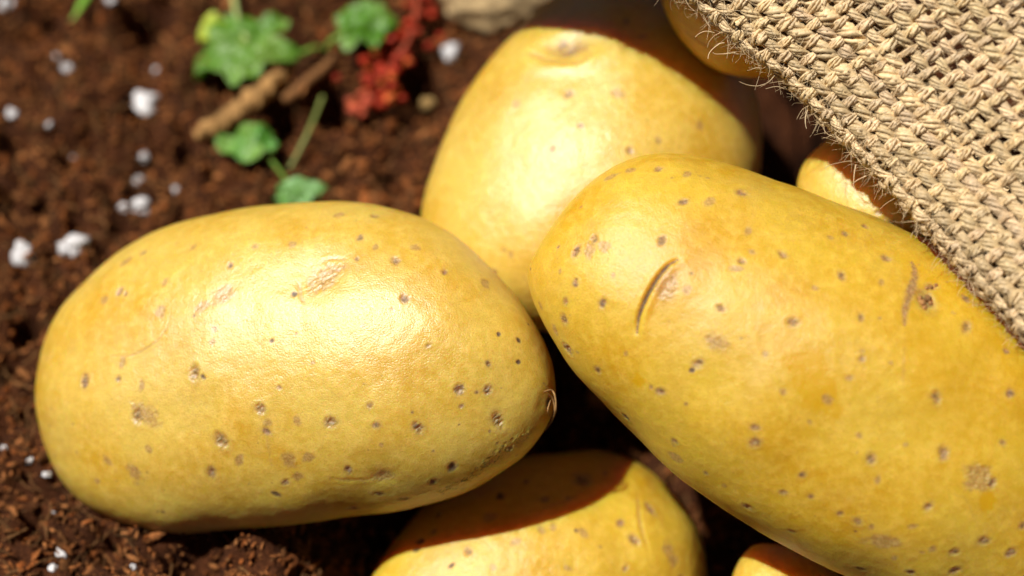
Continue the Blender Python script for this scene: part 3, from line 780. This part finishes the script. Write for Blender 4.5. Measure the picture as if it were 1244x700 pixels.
# ------------------------------------------------------------------ perlite granules
def soil_top(px, py):
    """where the pixel's ray meets the uneven soil"""
    h = 0.0
    for _ in range(12):
        w = to_world(ground_pt(px, py, h))
        h = 0.5 * h + 0.5 * soil_h(w[0:1], w[1:2])[0] / S
    return w
PERL = [(175, 131, 21, 'largest chunky white perlite granule on the soil, away from the potatoes'), (170, 254, 17, 'white perlite granule with a small one against it, above the pale potato'),
    (90, 301, 18, 'white oval perlite granule just off the shoulder of the pale potato'), (30, 313, 14, 'white round perlite granule beside the oval one near the pale potato'),
    (10, 8, 15, 'pale greyish perlite lump near the grass blade'), (548, 66, 15, 'pale perlite lump between the red seed head and the broad potato')]
SMALL = [(82, 85, 9), (68, 71, 5), (190, 88, 6), (15, 138, 7), (60, 153, 5), (175, 193, 8), (168, 222, 8), (214, 232, 6), (150, 255, 8), (135, 3, 9), (57, 577, 5), (36, 561, 5), (75, 676, 8), (65, 692, 6),
    (5, 545, 4), (66, 622, 3.5), (88, 192, 4), (163, 690, 4)]
def granule(x, y, r, k):
    w = soil_top(x, y)
    v, f = lump_mesh(np.zeros(3), r, 900 + k, 2, (1.0, rng.uniform(0.7, 1.0), 0.8), 0.75)
    R = rand_rot(1)[0]; v = v @ R.T; v[:, 2] *= 0.85
    fsc = 1.12
    vw_ = v * S * fsc * 0.95 + w + np.array([0, 0, r * 0.38 * S])
    c = np.array([0.70, 0.685, 0.70]) * rng.uniform(0.78, 1.0)
    return make_obj('perlite_granule', vw_, f, M_perlite, attrs={'tint': np.repeat(c[None], len(v), 0)})
for k, (x, y, r, lab) in enumerate(PERL):
    tag(granule(x, y, r, k), lab, 'perlite', 'perlite granules in the soil')
for k, (x, y, r) in enumerate(SMALL):
    tag(granule(x, y, r, 50 + k), 'tiny white perlite granule scattered on the brown soil', 'perlite', 'tiny perlite granules in the soil')

# ------------------------------------------------------------------ seedlings, twig, red seed head
def leaf(px, py, h, size, ang, squash, tilt, parent, name='leaf', col=(0.06, 0.17, 0.006), seed=0, lobes=5, pale=(0.24, 0.38, 0.08)):
    """lobed, puckered leaf with thickness; size in pixels, ang = direction of its tip in the ground plane"""
    c = to_world(ground_pt(px, py, h))
    nr_, nt_ = 14, 56
    th = np.linspace(0, 2 * math.pi, nt_, endpoint=False)
    edge = 1 + 0.16 * np.cos(lobes * th) + 0.05 * np.cos((2 * lobes + 3) * th + seed) + 0.10 * np.cos(th)
    notch = 1 - 0.5 * np.exp(-((np.abs(th - math.pi)) / 0.28) ** 2)
    rr = np.linspace(0, 1, nr_ + 1)[1:]
    Xl = rr[:, None] * (edge * notch * np.cos(th))[None]; Yl = rr[:, None] * (edge * notch * np.sin(th))[None] * squash
    Pn = np.stack([Xl, Yl, np.zeros_like(Xl)], -1).reshape(-1, 3)
    Pn = np.vstack([Pn, [[0, 0, 0]]])
    rad = np.hypot(Pn[:, 0], Pn[:, 1]); thp = np.arctan2(Pn[:, 1], Pn[:, 0])
    vein = np.abs(np.sin(thp * lobes / 2.0))
    Zl = 0.16 * vein * rad + 0.42 * noise3(Pn * 10, 4.2, seed, 2) - 0.22 * rad ** 2 + 0.10 * np.abs(Pn[:, 1])
    top = np.stack([Pn[:, 0], Pn[:, 1], Zl], -1) * size
    bottom = top - np.array([0, 0, 1.6])
    cr_, sr_ = math.cos(ang), math.sin(ang); ct_, st_ = math.cos(tilt), math.sin(tilt)
    Ry = np.array([[ct_, 0, st_], [0, 1, 0], [-st_, 0, ct_]]); Rz = np.array([[cr_, -sr_, 0], [sr_, cr_, 0], [0, 0, 1]])
    V = (np.vstack([top, bottom]) @ (Rz @ Ry).T) * S + c
    F = []
    n1 = len(Pn)
    for i in range(nr_ - 1):
        for j in range(nt_):
            a, b = i * nt_ + j, i * nt_ + (j + 1) % nt_
            F.append((a, b + 0, b + nt_, a + nt_)); F.append((n1 + a, n1 + a + nt_, n1 + b + nt_, n1 + b))
    for j in range(nt_):
        b = (j + 1) % nt_
        F.append((n1 - 1, b, j)); F.append((2 * n1 - 1, n1 + j, n1 + b))
        e0, e1 = (nr_ - 1) * nt_ + j, (nr_ - 1) * nt_ + b
        F.append((e0, e1, n1 + e1, n1 + e0))
    mixv = np.clip(0.5 + 0.9 * noise3(np.vstack([top, bottom]) / size * 10, 6.0, seed + 3), 0, 1)[:, None]
    tint_ = np.array(col) * (1 - mixv * 0.5) + np.array(pale) * mixv * 0.5
    return make_obj(name, V, F, M_leaf, parent=parent, attrs={'tint': tint_})

def stem(points, r, parent, col, name='stem', mat=None):
    """points: (px, py, height above soil)"""
    pts = np.array([to_world(ground_pt(x, y, h)) / S for x, y, h in points])
    pl = resample(pts, 4.0)
    v, f = tube(pl, r * (1 + 0.12 * noise3(pl, 15, 5)), 8)
    return make_obj(name, v * S, f, mat or M_stem, parent=parent, attrs={'tint': np.repeat([col], len(v), 0)})

s1 = empty('seedling', to_world(ground_pt(395, 60, 0)))
tag(s1, 'bright green leafy seedling with crinkled leaves beside the red seed head', 'plant', 'seedlings in the soil')
leaf(302, 55, 45, 76, math.radians(195), 0.78, 0.15, s1, seed=4, lobes=5)
leaf(443, 32, 55, 45, math.radians(80), 0.95, -0.1, s1, seed=9, lobes=5)
leaf(258, 30, 38, 24, math.radians(230), 0.75, 0.2, s1, col=(0.34, 0.42, 0.02), pale=(0.5, 0.6, 0.1), seed=14, lobes=3)['label'] = 'yellowish green leaf'
stem([(395, 62, 0), (385, 58, 20), (362, 66, 34), (330, 72, 40)], 4.0, s1, (0.16, 0.30, 0.04))
stem([(395, 62, 0), (405, 48, 28), (425, 38, 48)], 4.0, s1, (0.18, 0.32, 0.05))
stem([(300, 50, 38), (288, 20, 46), (283, -12, 40)], 4.2, s1, (0.34, 0.42, 0.14))
stem([(300, 55, 36), (275, 42, 36), (262, 32, 36)], 2.2, s1, (0.24, 0.36, 0.05))

s2 = empty('seedling', to_world(ground_pt(345, 215, 0)))
tag(s2, 'low green seedling peeping over the top of the large pale potato', 'plant', 'seedlings in the soil')
leaf(308, 176, 22, 52, math.radians(160), 0.55, 0.1, s2, seed=21, lobes=4, col=(0.06, 0.20, 0.02))
leaf(358, 236, 45, 38, math.radians(20), 0.7, -0.1, s2, seed=25, lobes=4, pale=(0.35, 0.6, 0.3))
stem([(345, 215, 0), (330, 196, 14), (312, 180, 20)], 2.6, s2, (0.16, 0.3, 0.04))
stem([(345, 215, 0), (352, 226, 28), (360, 233, 42)], 2.6, s2, (0.16, 0.3, 0.04))
stem([(352, 205, 2), (375, 160, 22), (392, 118, 10)], 3.0, s2, (0.20, 0.24, 0.06))

gb = empty('grass_blade', to_world(ground_pt(108, -18, 0)))
tag(gb, 'short green blade sprouting from the soil beside pale grey perlite', 'plant')
pts = np.array([to_world(ground_pt(x, y, h)) / S for x, y, h in ((118, -24, 0), (106, -6, 30), (94, 14, 42), (86, 26, 40))])
pl = resample(pts, 3.0); w_ = 7.5 * np.sin(np.linspace(0.5, 3.05, len(pl)))
v, f = tube(pl, w_, 8)
v = v.reshape(len(pl), 8, 3); v = pl[:, None] + (v - pl[:, None]) * np.array([1, 1, 0.35]); v = v.reshape(-1, 3)
make_obj('blade', v * S, f, M_leaf, parent=gb, attrs={'tint': np.repeat([[0.20, 0.42, 0.05]], len(v), 0)})

# dry knobbly twig
tp_ = np.array([to_world(ground_pt(x, y, h)) / S for x, y, h in ((238, 166, 8), (258, 154, 18), (285, 138, 22), (310, 118, 24), (330, 98, 24), (352, 84, 16))])
pl = resample(tp_, 2.5)
rr_ = 13.5 * np.sin(np.linspace(0.45, 2.75, len(pl))) ** 0.6
v, f = tube(pl, rr_, 14)
ctr = np.repeat(pl, 14, 0)
v = ctr + (v - ctr) * (1 + 0.85 * noise3(v, 18, 81, 2) + 0.35 * noise3(v, 6, 82))[:, None]
tn = np.array([0.38, 0.21, 0.075]) * (1 + 0.55 * noise3(v, 14, 83, 2))[:, None]
tag(make_obj('dry_twig', v * S, f, M_bark, attrs={'tint': np.clip(tn, 0.02, 1)}), 'knobbly dry tan twig lying on soil under the green leaf', 'twig')
tp_ = np.array([to_world(ground_pt(x, y, h)) / S for x, y, h in ((344, 122, 8), (368, 104, 14), (392, 84, 14), (404, 68, 8))])
pl = resample(tp_, 2.5); v, f = tube(pl, 8.5 * np.sin(np.linspace(0.4, 2.8, len(pl))) ** 0.6, 12)
ctr = np.repeat(pl, 12, 0); v = ctr + (v - ctr) * (1 + 0.4 * noise3(v, 14, 91, 2))[:, None]
tag(make_obj('bark_chip', v * S, f, M_bark, attrs={'tint': np.clip(np.array([0.24, 0.11, 0.04]) * (1 + 0.5 * noise3(v, 12, 93, 2))[:, None], 0.02, 1)}), 'small reddish brown bark chip beside the seedling stem', 'bark')

# red seed head: many little buds along a stalk
rs = empty('seed_head', to_world(ground_pt(430, 140, 0)))
tag(rs, 'knobbly red seed head lying on soil beside the broad potato', 'plant')
stem([(428, 140, 4), (452, 112, 18), (478, 78, 28), (500, 40, 34), (508, -8, 34), (512, -50, 30)], 4.5, rs, (0.30, 0.05, 0.02), 'stalk')
sp = np.array([(428, 138), (440, 126), (452, 104), (468, 88), (484, 70), (494, 46), (503, 20), (509, -8), (512, -40)], float)
bv, bf = ico(2)
for k in range(105):
    tt = rng.uniform(0, len(sp) - 1.01); i0 = int(tt); c = sp[i0] + (sp[i0 + 1] - sp[i0]) * (tt - i0)
    wd = 9 + 15 * math.sin(min(1, tt / 4) * math.pi / 2)
    x, y = c + rng.normal(size=2) * wd * 0.62
    h = rng.uniform(8, 44)
    r = rng.uniform(5.0, 9)
    v, f = lump_mesh(np.zeros(3), r, 300 + k, 2, (1, 0.85, 0.9), 0.4)
    red = np.array([0.33, 0.026, 0.008]) if rng.random() < 0.75 else np.array([0.48, 0.10, 0.02])
    if tt < 1.5 and rng.random() < 0.6: red = np.array([0.42, 0.08, 0.04])
    red = red * rng.uniform(0.6, 1.3)
    make_obj('bud', v * S + to_world(ground_pt(x, y, h)), f, M_red, parent=rs, attrs={'tint': np.repeat(red[None], len(v), 0)})

# pale lump of stone behind the broad potato, and a small pebble
v, f = lump_mesh(np.zeros(3), 1.0, 77, 4, (68, 40, 38), 0.25)
vw_ = v * S * 1.15 + to_world(ground_pt(598, 2, 22))
tn = np.array([0.46, 0.33, 0.17]) * (1 + 0.5 * noise3(vw_ / S, 22, 95, 3))[:, None]
tag(make_obj('stone', vw_, f, M_bark, attrs={'tint': np.clip(tn, 0.03, 1)}), 'dusty cream stone on the soil behind the broad potato', 'stone')
v, f = lump_mesh(np.zeros(3), 12.0, 79, 3, (1, 0.9, 0.8), 0.35)
tag(make_obj('pebble', v * S + to_world(ground_pt(520, 126, 14)), f, M_bark, attrs={'tint': np.repeat([[0.30, 0.19, 0.07]], len(v), 0)}), 'small tan pebble in shade between red seed head and broad potato', 'pebble')
